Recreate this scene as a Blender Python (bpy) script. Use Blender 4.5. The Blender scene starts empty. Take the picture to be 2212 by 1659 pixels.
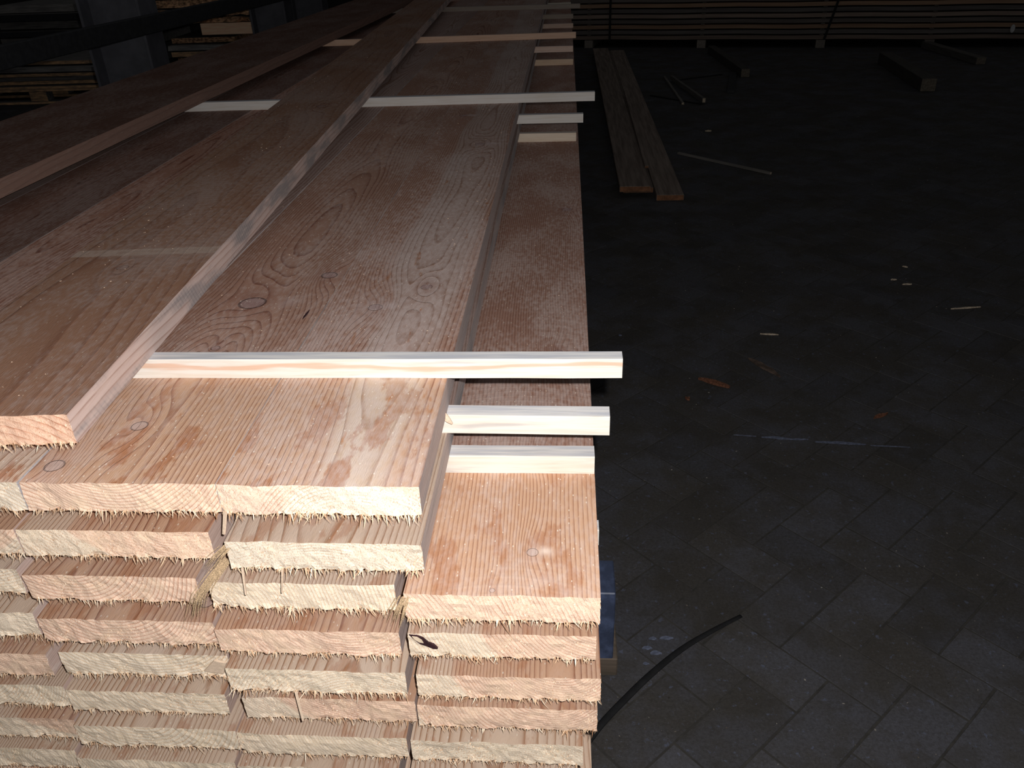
import bpy, bmesh, math, random
from mathutils import Vector, Matrix, noise as mnoise

scene = bpy.context.scene
COL = scene.collection
random.seed(7)

# ------------------------------------------------------------------ camera
cam_d = bpy.data.cameras.new('camera')
cam = bpy.data.objects.new('camera', cam_d)
COL.objects.link(cam)
scene.camera = cam
cam_d.sensor_fit = 'HORIZONTAL'
cam_d.sensor_width = 36.0
cam_d.lens = 36.0 * 1720.0 / 2212.0
cam_d.clip_start = 0.02
cam_d.clip_end = 100
YC = Vector(((1223 - 1106) / 1720.0, (-172 - 829.5) / 1720.0, 1.0)).normalized()   # world Y in camera axes
XC = Vector((1, .0017, -.067)); XC = (XC - YC * XC.dot(YC)).normalized()
ZC = XC.cross(YC)
if ZC.y > 0: ZC = -ZC
right = Vector((XC.x, YC.x, ZC.x)); down = Vector((XC.y, YC.y, ZC.y)); fwd = Vector((XC.z, YC.z, ZC.z))
M = Matrix((right, -down, -fwd)).transposed().to_4x4()
CAMH = 1.235
M.translation = Vector((0, 0, CAMH))
cam.matrix_world = M

# ------------------------------------------------------------------ light
world = bpy.data.worlds.new('dim_hall')
scene.world = world
world.use_nodes = True
bg = world.node_tree.nodes['Background']
bg.inputs[0].default_value = (.97, .98, 1.0, 1)
bg.inputs[1].default_value = 0.046
fl = bpy.data.lights.new('camera_flash', 'POINT')
fl.energy = 57.0
fl.color = (1.0, .975, .965)
fl.shadow_soft_size = .007
flo = bpy.data.objects.new('camera_flash', fl)
COL.objects.link(flo)
flo.location = Vector((0, 0, CAMH)) + right * .030 - down * .035 - fwd * .005

vs = scene.view_settings
scene.display_settings.display_device = 'sRGB'
vs.view_transform = 'Standard'; vs.look = 'None'; vs.exposure = 0.0; vs.gamma = 1.0
vs.use_curve_mapping = False

# ------------------------------------------------------------------ node helpers
class NT:
    def __init__(s, tree): s.t = tree; s.n = tree.nodes; s.l = tree.links
    def new(s, typ, **kw):
        n = s.n.new(typ)
        for k, v in kw.items(): setattr(n, k, v)
        return n
    def put(s, sock, v):
        if isinstance(v, bpy.types.NodeSocket): s.l.new(v, sock)
        else: sock.default_value = v
    def m(s, op, a, b=0.0, c=0.0, clamp=False):
        n = s.new('ShaderNodeMath', operation=op); n.use_clamp = clamp
        s.put(n.inputs[0], a); s.put(n.inputs[1], b)
        if len(n.inputs) > 2: s.put(n.inputs[2], c)
        return n.outputs[0]
    def add(s, a, b): return s.m('ADD', a, b)
    def sub(s, a, b): return s.m('SUBTRACT', a, b)
    def mul(s, a, b, clamp=False): return s.m('MULTIPLY', a, b, clamp=clamp)
    def div(s, a, b): return s.m('DIVIDE', a, b)
    def vm(s, op, a, b):
        n = s.new('ShaderNodeVectorMath', operation=op); s.put(n.inputs[0], a); s.put(n.inputs[1], b)
        return n.outputs[0]
    def sep(s, v):
        n = s.new('ShaderNodeSeparateXYZ'); s.put(n.inputs[0], v); return n.outputs
    def comb(s, x, y, z):
        n = s.new('ShaderNodeCombineXYZ'); s.put(n.inputs[0], x); s.put(n.inputs[1], y); s.put(n.inputs[2], z); return n.outputs[0]
    def attr(s, name, typ='OBJECT'):
        return s.new('ShaderNodeAttribute', attribute_type=typ, attribute_name=name).outputs
    def noise(s, vec, scale, detail=2.0, rough=.5):
        n = s.new('ShaderNodeTexNoise'); s.put(n.inputs['Vector'], vec)
        n.inputs['Scale'].default_value = scale; n.inputs['Detail'].default_value = detail; n.inputs['Roughness'].default_value = rough
        return n.outputs
    def step(s, v, lo, hi, a=0.0, b=1.0):
        n = s.new('ShaderNodeMapRange', interpolation_type='SMOOTHSTEP'); s.put(n.inputs[0], v)
        s.put(n.inputs[1], lo); s.put(n.inputs[2], hi); n.inputs[3].default_value = a; n.inputs[4].default_value = b
        return n.outputs[0]
    def mix(s, f, a, b, mode='MIX'):
        n = s.new('ShaderNodeMix', data_type='RGBA', blend_type=mode); s.put(n.inputs[0], f)
        s.put(n.inputs[6], a if isinstance(a, bpy.types.NodeSocket) else (*a, 1)); s.put(n.inputs[7], b if isinstance(b, bpy.types.NodeSocket) else (*b, 1))
        return n.outputs[2]
    def ramp(s, f, stops):
        n = s.new('ShaderNodeValToRGB'); s.put(n.inputs[0], f); e = n.color_ramp.elements
        while len(e) < len(stops): e.new(.5)
        for i, (p, c) in enumerate(stops):
            e[i].position = p; e[i].color = (c, c, c, 1) if isinstance(c, (int, float)) else (*c, 1)
        return n.outputs[0]

def newmat(name):
    m = bpy.data.materials.new(name); m.use_nodes = True
    t = NT(m.node_tree); b = m.node_tree.nodes['Principled BSDF']
    b.inputs['Roughness'].default_value = .8
    b.inputs['Specular IOR Level'].default_value = .25
    return m, t, b
def bump(t, b, h, strength, dist):
    n = t.new('ShaderNodeBump'); n.inputs['Strength'].default_value = strength; n.inputs['Distance'].default_value = dist
    t.put(n.inputs['Height'], h); t.l.new(n.outputs[0], b.inputs['Normal'])

# ring field of a log, in the board's own axes (Y along the grain)
NK = 6
def make_field():
    g = bpy.data.node_groups.new('growth_rings', 'ShaderNodeTree')
    for nm, tp in (('Late', 'NodeSocketFloat'), ('Heart', 'NodeSocketFloat'), ('Core', 'NodeSocketFloat'), ('KRing', 'NodeSocketFloat'), ('Halo', 'NodeSocketFloat'), ('P', 'NodeSocketVector'), ('PS', 'NodeSocketVector'), ('Patch', 'NodeSocketFloat')):
        g.interface.new_socket(nm, in_out='OUTPUT', socket_type=tp)
    t = NT(g); out = t.new('NodeGroupOutput')
    P = t.new('ShaderNodeTexCoord').outputs['Object']
    seed = t.attr('seed')[2]
    x, y, z = t.sep(P)
    PS = t.comb(t.add(x, t.mul(seed, 1.31)), t.add(y, t.mul(seed, 3.7)), t.add(z, t.mul(seed, .83)))
    lo = t.noise(t.vm('MULTIPLY', PS, (3.0, .8, 3.0)), 1.0, 2.0)[1]
    lx, ly, lz = t.sep(lo)
    mid = t.noise(t.vm('MULTIPLY', PS, (16, 3.0, 16)), 1.0, 3.0)[0]
    pith = t.sep(t.attr('pith')[1]); gr = t.sep(t.attr('grain')[1])
    dx = t.add(t.sub(t.sub(x, pith[0]), t.mul(gr[0], y)), t.mul(t.sub(lx, .5), .07))
    dz = t.add(t.sub(t.sub(z, pith[1]), t.mul(gr[1], y)), t.mul(t.sub(lz, .5), .065))
    r = t.m('SQRT', t.add(t.mul(dx, dx), t.mul(dz, dz)))
    r = t.add(r, t.mul(t.sub(mid, .5), .0045))
    core = ring = halo = patch = None
    for i in range(NK):
        k = t.sep(t.attr('knot%d' % i)[1])
        kr = t.m('MAXIMUM', k[2], .0001)
        ux = t.div(t.sub(x, k[0]), kr); uy = t.div(t.sub(y, k[1]), kr)
        ux2 = t.mul(ux, ux); uy2 = t.mul(uy, uy)
        d = t.add(t.m('SQRT', t.add(ux2, uy2)), t.mul(t.sub(mid, .5), .5))
        e = t.m('EXPONENT', t.mul(t.add(ux2, t.mul(uy2, .12)), -.16))
        r = t.add(r, t.mul(t.mul(e, kr), 1.6))
        c = t.step(d, 1.0, .9); q = t.step(t.m('ABSOLUTE', t.sub(d, 1.0)), .13, .04)
        core = c if core is None else t.m('MAXIMUM', core, c)
        ring = q if ring is None else t.m('MAXIMUM', ring, q)
        vx = t.add(ux, -2.2); vy = t.add(uy, -.3)
        pt = t.m('EXPONENT', t.mul(t.add(t.mul(vx, vx), t.mul(t.mul(vy, vy), 2.2)), -.45))
        pt = t.mul(pt, t.step(mid, .42, .56))
        patch = pt if patch is None else t.m('MAXIMUM', patch, pt)
        h = t.m('EXPONENT', t.mul(t.add(ux2, t.mul(uy2, .35)), -.25))
        halo = h if halo is None else t.m('MAXIMUM', halo, h)
    f = t.m('FRACT', t.div(r, t.m('MAXIMUM', gr[2], .001)))
    late = t.ramp(f, [(0, .0), (.45, .08), (.74, .35), (.90, 1.0), (.95, .9), (1.0, .0)])
    heart = t.step(t.mul(t.sub(t.m('ABSOLUTE', pith[2]), r), t.m('SIGN', t.add(pith[2], .0001))), -.003, .004)
    for i, s in enumerate((late, heart, core, ring, halo, P, PS, patch)): t.l.new(s, out.inputs[i])
    return g
FIELD = make_field()
def field(t):
    n = t.new('ShaderNodeGroup'); n.node_tree = FIELD; return n.outputs

def mat_face():
    m, t, b = newmat('sawn_wood_face')
    late, heart, core, ring, halo, P, PS, patch = field(t)
    y = t.sep(P)[1]
    blot = t.noise(t.vm('MULTIPLY', PS, (22, 5, 22)), 1.0, 3.0)[0]
    early = t.mix(heart, (.70, .54, .42), (.63, .40, .27))
    latec = t.mix(heart, (.38, .20, .11), (.28, .105, .055))
    latef = t.mul(t.mul(late, t.attr('lateness')[2]), t.step(blot, .25, .65, .5, 1.0))
    c = t.mix(latef, early, latec)
    # wet / resin stains with soft ragged outline near the board end
    st = t.noise(t.vm('MULTIPLY', PS, (27, 10, 27)), 1.0, 5.0, .62)[0]
    stain = t.mul(t.step(st, .53, .60), t.mul(t.attr('stain')[2], t.step(y, .35, .05)))
    c = t.mix(stain, c, (.42, .17, .075))
    rs = t.noise(t.vm('MULTIPLY', PS, (60, 12, 60)), 1.0, 3.0, .6)[0]
    c = t.mix(t.mul(t.step(rs, .64, .72), t.attr('resin')[2]), c, (.50, .20, .06))
    # knots
    c = t.mix(t.mul(halo, .35), c, (.42, .22, .16))
    c = t.mix(t.mul(core, .8), c, (.52, .37, .32))
    c = t.mix(t.mul(patch, .75), c, (.86, .72, .62))
    c = t.mix(t.mul(ring, t.attr('kring')[2]), c, (.05, .03, .03))
    # sawdust film and weathering, plus flash falloff painted darker beyond the first sticks
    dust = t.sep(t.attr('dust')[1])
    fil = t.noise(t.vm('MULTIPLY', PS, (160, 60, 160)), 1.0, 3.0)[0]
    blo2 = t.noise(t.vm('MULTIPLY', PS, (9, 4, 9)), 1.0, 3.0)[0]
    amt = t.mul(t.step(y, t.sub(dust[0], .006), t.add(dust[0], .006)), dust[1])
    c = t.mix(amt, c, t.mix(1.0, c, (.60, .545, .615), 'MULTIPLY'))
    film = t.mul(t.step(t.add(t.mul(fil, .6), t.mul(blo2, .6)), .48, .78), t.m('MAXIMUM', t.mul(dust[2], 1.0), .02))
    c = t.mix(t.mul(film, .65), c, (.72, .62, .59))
    # circular saw marks
    x = t.sep(P)[0]
    arc = t.m('SINE', t.mul(t.add(t.add(y, t.mul(t.mul(x, x), 2.2)), t.mul(blot, .003)), 2 * math.pi / .0135))
    sawm = t.mul(t.mul(t.step(arc, .3, 1.0), t.attr('saw')[2]), t.step(blo2, .42, .6))
    c = t.mix(t.mul(sawm, .13), c, (.72, .62, .55))
    # bright sawdust grains
    vo = t.new('ShaderNodeTexVoronoi'); t.put(vo.inputs['Vector'], t.vm('MULTIPLY', PS, (1.0, .45, 1.0))); vo.inputs['Scale'].default_value = 380
    rnd = t.sep(vo.outputs['Color'])[0]
    grain = t.mul(t.step(vo.outputs['Distance'], .34, .22), t.step(rnd, .945, .96))
    c = t.mix(t.mul(grain, .8), c, (.85, .76, .66))
    # band left by a stick
    mk = t.sep(t.attr('band')[1])
    bnd = t.mul(t.step(t.m('ABSOLUTE', t.sub(y, t.add(mk[0], t.mul(x, mk[2])))), .016, .012), mk[1])
    c = t.mix(t.mul(bnd, t.step(fil, .2, .6, .6, .95)), c, (.80, .70, .62))
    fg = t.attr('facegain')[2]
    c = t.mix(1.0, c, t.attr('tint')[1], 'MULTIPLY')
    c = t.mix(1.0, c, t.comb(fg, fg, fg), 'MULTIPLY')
    t.l.new(c, b.inputs['Base Color'])
    fine = t.noise(t.vm('MULTIPLY', PS, (900, 90, 900)), 1.0, 2.0)[0]
    h = t.add(t.add(t.mul(late, .5), t.mul(fine, .8)), t.mul(sawm, .2))
    h = t.sub(h, t.mul(ring, .6))
    bump(t, b, h, .9, .0009)
    return m

def mat_side():
    m, t, b = newmat('sawn_wood_edge')
    late, heart, core, ring, halo, P, PS, patch = field(t)
    blo = t.noise(t.vm('MULTIPLY', PS, (14, 6, 30)), 1.0, 4.0)[0]
    c = t.mix(t.mul(late, .8), t.mix(t.m('MINIMUM', t.mul(t.attr('blue')[2], 1.8), 1.0), (.56, .40, .34), (.66, .59, .58)), (.42, .30, .26))
    g = t.step(blo, .42, .62)
    c = t.mix(t.mul(g, t.attr('blue')[2]), c, (.36, .36, .38))
    st = t.noise(t.vm('MULTIPLY', PS, (400, 30, 400)), 1.0, 3.0)[0]
    c = t.mix(t.step(st, .5, .75, 0, .4), c, (.74, .68, .64))
    x, y, z = t.sep(P)
    sm = t.m('SINE', t.mul(t.add(y, t.mul(z, .5)), 2 * math.pi / .009))
    c = t.mix(t.mul(t.step(sm, .2, 1), t.mul(g, t.mul(t.attr('blue')[2], .25))), c, (.13, .13, .15))
    dust = t.sep(t.attr('dust')[1])
    c = t.mix(1.0, c, t.attr('tint')[1], 'MULTIPLY')
    t.l.new(c, b.inputs['Base Color'])
    bump(t, b, st, .7, .0006)
    return m

def mat_end():
    m, t, b = newmat('cut_end_grain')
    late, heart, core, ring, halo, P, PS, patch = field(t)
    early = t.mix(heart, (1.0, .88, .72), (1.0, .745, .58))
    latec = t.mix(heart, (.72, .50, .31), (.58, .28, .17))
    n1 = t.noise(t.vm('MULTIPLY', PS, (1.7, 1.0, .8)), 480.0, 3.0, .65)[0]
    n2 = t.noise(PS, 1500.0, 2.0, .6)[0]
    n3 = t.noise(PS, 38.0, 3.0, .6)[0]
    rough = t.attr('fuzz')[2]
    heart = t.add(t.mul(heart, .25), t.mul(t.attr('pinkness')[2], .75))
    lf = t.mul(late, t.sub(1.0, t.mul(t.step(n3, .30, .60), t.mul(rough, .95))))
    c = t.mix(lf, early, latec)
    c = t.mix(t.mul(t.step(n1, .50, .34), t.add(.25, t.mul(rough, .45))), c, (.60, .36, .22))
    c = t.mix(t.mul(t.step(n2, .58, .70), t.add(.25, t.mul(rough, .5))), c, (1.0, .97, .90))
    c = t.mix(t.step(n3, .40, .75, 0, .35), c, (.93, .74, .50))
    c = t.mix(1.0, c, t.attr('tint')[1], 'MULTIPLY')
    t.l.new(c, b.inputs['Base Color'])
    b.inputs['Specular IOR Level'].default_value = .35
    h = t.add(t.add(t.mul(n1, 1.0), t.mul(n2, .7)), t.mul(late, -.12))
    bump(t, b, h, .9, .00055)
    return m

def mat_splinter():
    m, t, b = newmat('torn_fibres')
    r = t.new('ShaderNodeNewGeometry').outputs['Random Per Island']
    c = t.ramp(r, [(0, (.30, .155, .08)), (.25, (.62, .38, .22)), (.6, (.90, .66, .44)), (1, (1.0, .90, .72))])
    t.l.new(c, b.inputs['Base Color'])
    return m

def mat_stick(top=False):
    m, t, b = newmat('stick_top' if top else 'stick_side')
    P = t.new('ShaderNodeTexCoord').outputs['Object']; s = t.attr('seed')[2]
    x, y, z = t.sep(P)
    PS = t.comb(t.add(x, s), t.add(y, t.mul(s, 2.3)), t.add(z, s))
    n1 = t.noise(t.vm('MULTIPLY', PS, (160, 9, 160)), 1.0, 4.0)[0]
    n2 = t.noise(t.vm('MULTIPLY', PS, (40, 5, 60)), 1.0, 3.0)[0]
    n3 = t.noise(t.vm('MULTIPLY', PS, (700, 25, 700)), 1.0, 2.0)[0]
    if top:
        c = t.mix(t.step(n1, .35, .65), (.56, .57, .61), (.76, .745, .73))
        c = t.mix(t.step(n2, .55, .72, 0, .7), c, (.40, .42, .46))
    else:
        c = t.mix(t.step(n1, .35, .7), (.86, .82, .75), (.78, .71, .61))
        c = t.mix(t.mul(t.step(t.m('ABSOLUTE', t.sub(t.add(z, t.mul(t.sub(n2, .5), .03)), t.attr('streak')[2])), .0045, .0015), .65), c, (.74, .42, .26))
        c = t.mix(t.step(n2, .64, .74, 0, .6), c, (.48, .47, .47))
    c = t.mix(t.step(n3, .6, .8, 0, .35), c, (.45, .36, .27))
    c = t.mix(1.0, c, t.attr('tint')[1], 'MULTIPLY')
    t.l.new(c, b.inputs['Base Color'])
    bump(t, b, n3, .5, .0004)
    return m

def mat_plain_wood(name, c1, c2, axis=0, sc=8):
    m, t, b = newmat(name)
    P = t.new('ShaderNodeTexCoord').outputs['Object']
    oi = t.new('ShaderNodeObjectInfo').outputs['Random']
    k = [60, 60, 60]; k[axis] = sc
    P2 = t.vm('ADD', P, t.comb(oi, t.mul(oi, 5), t.mul(oi, 3)))
    n1 = t.noise(t.vm('MULTIPLY', P2, tuple(k)), 1.0, 4.0, .6)[0]
    c = t.mix(t.step(n1, .3, .7), c1, c2)
    k = t.m('MULTIPLY_ADD', oi, .6, .7)
    c = t.mix(1.0, c, t.comb(k, k, k), 'MULTIPLY')
    t.l.new(c, b.inputs['Base Color']); bump(t, b, n1, .5, .002)
    return m

def mat_paver():
    m, t, b = newmat('paver_stone')
    P = t.new('ShaderNodeNewGeometry').outputs['Position']
    oi = t.new('ShaderNodeObjectInfo').outputs['Random']
    isl = t.new('ShaderNodeNewGeometry').outputs['Random Per Island']
    n1 = t.noise(P, 5.0, 4.0, .6)[0]; n2 = t.noise(P, 160.0, 3.0, .7)[0]; n3 = t.noise(P, 420.0, 2.0, .6)[0]
    c = t.mix(t.step(n1, .38, .64), (.056, .051, .046), (.070, .070, .080))
    c = t.mix(t.step(n2, .35, .7, 0, .45), c, (.028, .025, .022))
    c = t.mix(t.step(n3, .64, .72, 0, .6), c, (.12, .125, .155))
    c = t.mix(t.step(n3, .34, .28, 0, .7), c, (.02, .018, .016))
    c = t.mix(t.step(t.noise(P, 11.0, 4.0, .6)[0], .52, .64, 0, .5), c, (.040, .036, .031))
    c = t.mix(t.step(t.noise(P, 60.0, 4.0, .7)[0], .60, .68, 0, .6), c, (.10, .115, .17))
    v = t.m('MULTIPLY_ADD', t.m('FRACT', t.add(oi, isl)), .22, .89)
    c = t.mix(1.0, c, t.comb(v, v, v), 'MULTIPLY')
    t.l.new(c, b.inputs['Base Color']); b.inputs['Roughness'].default_value = .85
    bump(t, b, t.add(n2, t.mul(n3, .5)), .7, .0012)
    return m

def mat_flat(name, c, rough=.8, noise_amt=.0, metal=0.0, spec=.25, sc=40):
    m, t, b = newmat(name)
    P = t.new('ShaderNodeTexCoord').outputs['Object']
    n = t.noise(P, sc, 4.0, .6)[0]
    cc = t.mix(t.step(n, .35, .7), tuple(v * (1 - noise_amt) for v in c), tuple(min(1, v * (1 + noise_amt)) for v in c))
    t.l.new(cc, b.inputs['Base Color']); b.inputs['Roughness'].default_value = rough
    b.inputs['Metallic'].default_value = metal; b.inputs['Specular IOR Level'].default_value = spec
    bump(t, b, n, .3, .001)
    return m

M_FACE, M_SIDE, M_END, M_SPL = mat_face(), mat_side(), mat_end(), mat_splinter()
M_STOP, M_SSIDE = mat_stick(True), mat_stick(False)
M_PAVER = mat_paver()
M_JOINT = mat_flat('joint_sand', (.044, .041, .037), .95, .2)
M_FARWOOD = mat_plain_wood('far_board', (.085, .062, .050), (.14, .105, .085), 0, 3)
M_FAREND = mat_plain_wood('far_board_end', (.30, .17, .09), (.42, .26, .15), 2, 60)
M_OLDWOOD = mat_plain_wood('weathered_wood', (.13, .125, .12), (.27, .255, .24), 0, 6)
M_ORANGE = mat_plain_wood('broken_orange_wood', (.12, .07, .045), (.85, .50, .28), 0, 30)
M_TIMBER = mat_plain_wood('fresh_timber', (.85, .54, .35), (1.0, .70, .48), 0, 6)
M_FLOORPLK = mat_plain_wood('dull_plank', (.11, .085, .07), (.20, .16, .135), 1, 3)
M_FLOOREND = mat_flat('plank_cut_end', (.22, .10, .05), .8, .3)
M_STEEL = mat_flat('grey_painted_steel', (.10, .10, .115), .55, .15, 0, .5, 12)
M_DARKST = mat_flat('dark_steel', (.030, .031, .034), .6, .2, 0, .4)
M_BLUE = mat_flat('blue_paint', (.06, .08, .145), .5, .35, 0, .5, 30)
M_BLACK = mat_flat('matt_black', (.014, .014, .015), .7, .2, 0, .2)
M_BARK = mat_flat('bark', (.17, .075, .045), .9, .4, 0, .1, 200)
M_CHIP = mat_flat('pale_chip', (.55, .45, .34), .9, .3, 0, .1, 200)
M_CHALK = mat_flat('blue_white_paint', (.12, .135, .19), .9, .3, 0, .1, 120)
M_DARKKNOT = mat_flat('dark_bark_pocket', (.045, .018, .022), .7, .4)
M_PALEKNOT = mat_flat('pale_knot_heart', (.72, .58, .42), .8, .1)
M_TAG = mat_flat('white_tag', (.55, .55, .55), .6, .05)

# ------------------------------------------------------------------ object helpers
def link(name, me, mats, parent=None):
    for m in mats: me.materials.append(m)
    o = bpy.data.objects.new(name, me); COL.objects.link(o)
    if parent: o.parent = parent
    return o
def tag(o, label=None, cat=None, group=None, kind=None):
    if label: o['label'] = label
    if cat: o['category'] = cat
    if group: o['group'] = group
    if kind: o['kind'] = kind
    return o
def empty(name, loc, rz=0):
    o = bpy.data.objects.new(name, None); COL.objects.link(o); o.location = loc; o.rotation_euler = (0, 0, rz)
    o.empty_display_size = .1
    return o
def bm_mesh(bm, name='m'):
    me = bpy.data.meshes.new(name); bm.to_mesh(me); bm.free(); return me
def add_box(bm, x0, x1, y0, y1, z0, z1, mi=(0,) * 6, jit=0):
    # faces: top, bottom, front(-y), back(+y), left, right
    j = lambda: random.uniform(-jit, jit)
    v = [bm.verts.new((x + j(), y + j(), z + j())) for x in (x0, x1) for y in (y0, y1) for z in (z0, z1)]
    q = [(1, 5, 7, 3), (0, 2, 6, 4), (0, 4, 5, 1), (2, 3, 7, 6), (0, 1, 3, 2), (4, 6, 7, 5)]
    for k, i in enumerate(q):
        f = bm.faces.new([v[a] for a in i]); f.material_index = mi[k]
    return v
def bevel(bm, w):
    bmesh.ops.bevel(bm, geom=bm.edges[:], offset=w, segments=1, affect='EDGES', profile=.5)

# ------------------------------------------------------------------ boards
T = .036; PITCH = .0627; TOP0 = .75; BLEN = 7.4
def nz(x, y, z, s): return mnoise.noise(Vector((x * s, y * s, z * s)))
def board_mesh(W, L, seed, NX=52, NZ=6, rag=1.0, T=T, bow=0.0, simple=False):
    """Board with origin at the middle of the top front edge; grain runs along +Y; perimeter grid swept back."""
    rnd = random.Random(seed)
    if simple: NX, NZ = 4, 1
    verts, faces, mi = [], [], []
    def front(u, w):   # u 0..1 across, w 0..1 down
        x = (u - .5) * W; z = -w * T
        if simple: return (x, 0, z)
        y = .0012 * nz(x, z, seed, 120) * rag + .0025 * nz(x, seed, z, 25)
        # ragged lower edge: the saw tears the wood out downwards
        if w > .7:
            k = (w - .7) / .3
            y += k * k * (.0022 * nz(x, 3.3, seed, 260) + .003 * nz(x, 5.1, seed, 60)) * rag
            z += k * (.0030 * nz(x, 7.7, seed, 90) + .0018 * nz(x, 9.7, seed, 400)) * rag
        if w == 0:
            z += .0004 * nz(x, seed, 2.2, 200)
        ex = .0007 * nz(z, seed, 1.7, 150) * rag
        if u < .02 or u > .98: x += ex
        # small rounding of the vertical corners
        return (x, y, z)
    for j in range(NZ + 1):
        for i in range(NX + 1):
            verts.append(front(i / NX, j / NZ))
    for j in range(NZ):
        for i in range(NX):
            a = j * (NX + 1) + i
            faces.append((a, a + NX + 1, a + NX + 2, a + 1)); mi.append(2)
    per = [i for i in range(NX + 1)] + [(j) * (NX + 1) + NX for j in range(1, NZ + 1)] + \
          [NZ * (NX + 1) + i for i in range(NX - 1, -1, -1)] + [j * (NX + 1) for j in range(NZ - 1, 0, -1)]
    n = len(per)
    mats = [0] * NX + [1] * NZ + [0] * NX + [1] * NZ
    ys = [.01, .03, .15, .35, .6, .9, 1.25, 1.7, 2.2, 2.9, 3.8, 5.0, L] if not simple else [.5, 1.3, 2.4, 4.0, L]
    prev = per
    for k, y in enumerate(ys):
        cur = []
        for q, p in enumerate(per):
            vx, vy, vz = verts[p]
            u = vx / W + .5; u = min(max(u, 0), 1)
            xx = (u - .5) * W
            side = q >= NX and q < NX + NZ or q >= 2 * NX + NZ
            zz = max(-T, min(0, round(vz / T * NZ) / NZ * T))
            if q < NX + 1: zz = 0
            elif NX + NZ <= q <= 2 * NX + NZ: zz = -T
            wob = .0012 * nz(y, seed, 0, 2.5) + .0006 * nz(y, seed, 4, 9)
            if abs(xx) > W * .49: xx += .0005 * nz(y, seed + (1 if xx > 0 else 7), 2, 6)
            xx += .35 * wob + bow * (y / L) * (1 - y / L) * 4
            cur.append(len(verts)); verts.append((xx, y, zz))
        for q in range(n):
            r = (q + 1) % n
            faces.append((prev[q], prev[r], cur[r], cur[q])); mi.append(mats[q])
        prev = cur
    faces.append(tuple(prev)); mi.append(2)
    me = bpy.data.meshes.new('board')
    me.from_pydata(verts, [], faces)
    for f, k in zip(me.polygons, mi): f.material_index = k
    # consistent outward normals
    bm = bmesh.new(); bm.from_mesh(me); bmesh.ops.recalc_face_normals(bm, faces=bm.faces[:]); bm.to_mesh(me); bm.free()
    return me

def fringe_mesh(W, seed, n=300, face=320, long=1.0, T=T):
    """Loose fibres hanging off the lower arris of a cut end, plus chips standing off the end grain."""
    rnd = random.Random(seed); vs_, fs = [], []
    def sliver(base, d, w, bend):
        d = Vector(d); L = d.length
        side = Vector((w, rnd.uniform(-.2, .2) * w, 0))
        dep = Vector((0, w * .6, w * .25))
        b = Vector(base); mid = b + d * .55 + Vector((bend * .4, 0, 0)); tip = b + d + Vector((bend, 0, 0))
        i = len(vs_)
        for p in (b - side, b + side, b + dep, mid - side * .8, mid + side * .8, mid + dep * .7, tip): vs_.append(tuple(p))
        fs.extend([(i, i + 1, i + 4, i + 3), (i + 1, i + 2, i + 5, i + 4), (i + 2, i, i + 3, i + 5),
                   (i + 3, i + 4, i + 6), (i + 4, i + 5, i + 6), (i + 5, i + 3, i + 6), (i, i + 2, i + 1)])
    dens = [.5 + .5 * nz(k * .1, seed, 0, 6) for k in range(n)]
    for k in range(n):
        x = (rnd.random() - .5) * (W - .002)
        loc = .5 + .9 * nz(x, seed, 1, 22)
        ln = (.0018 + .0090 * rnd.random() ** 2.4 * (.35 + max(0, loc))) * long
        if rnd.random() < .05: ln += .007 * rnd.random() * long
        w = rnd.uniform(.00022, .0005) * (1.4 if ln > .007 else 1)
        sl = nz(x, seed, 9, 8) * .6 + rnd.gauss(0, .35)
        sliver((x, rnd.uniform(-.0010, .002), -T + rnd.uniform(-.0005, .003)), (ln * sl, -ln * rnd.uniform(.0, .55), -ln), w, ln * rnd.gauss(0, .25))
    for k in range(face):
        x = (rnd.random() - .5) * (W - .002); z = -T * rnd.random()
        a = rnd.gauss(-math.pi / 2, .7); ln = rnd.uniform(.0010, .0028)
        sliver((x, .0006, z), (ln * math.cos(a), -rnd.uniform(.0006, .0016), ln * math.sin(a)), rnd.uniform(.00018, .00038), ln * rnd.gauss(0, .2))
    for sx in (-1, 1):      # fuzz along the two vertical corners
        for k in range(7):
            z = -T * rnd.random(); ln = rnd.uniform(.002, .006)
            sliver((sx * W * .497, .001, z), (sx * ln * .25, -ln * .4, -ln), .0003, 0)
    me = bpy.data.meshes.new('fibres'); me.from_pydata(vs_, [], fs)
    return me

def props(o, seed, pith, heart, grain, tint=(1, 1, 1), stain=0.0, dust=(.21, 1.0, .25), saw=0.0, blue=.6, fuzz=.5, knots=(), resin=0.0, band=(0, 0, 0), pink=None, kring=.9, lateness=1.0, facegain=1.0):
    o['seed'] = float(seed); o['pith'] = [float(pith[0]), float(pith[1]), float(heart)]
    o['grain'] = [float(v) for v in grain]; o['tint'] = [float(v) for v in tint]
    o['stain'] = float(stain); o['dust'] = [float(v) for v in dust]; o['saw'] = float(saw)
    o['facegain'] = float(facegain); o['lateness'] = float(lateness); o['kring'] = float(kring); o['pinkness'] = float(pink if pink is not None else (1 if heart > 0 else 0)); o['blue'] = float(blue); o['fuzz'] = float(fuzz); o['resin'] = float(resin); o['band'] = [float(v) for v in band]
    for i in range(NK):
        k = knots[i] if i < len(knots) else (9., 9., .0001)
        o['knot%d' % i] = [float(v) for v in k]

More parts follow.
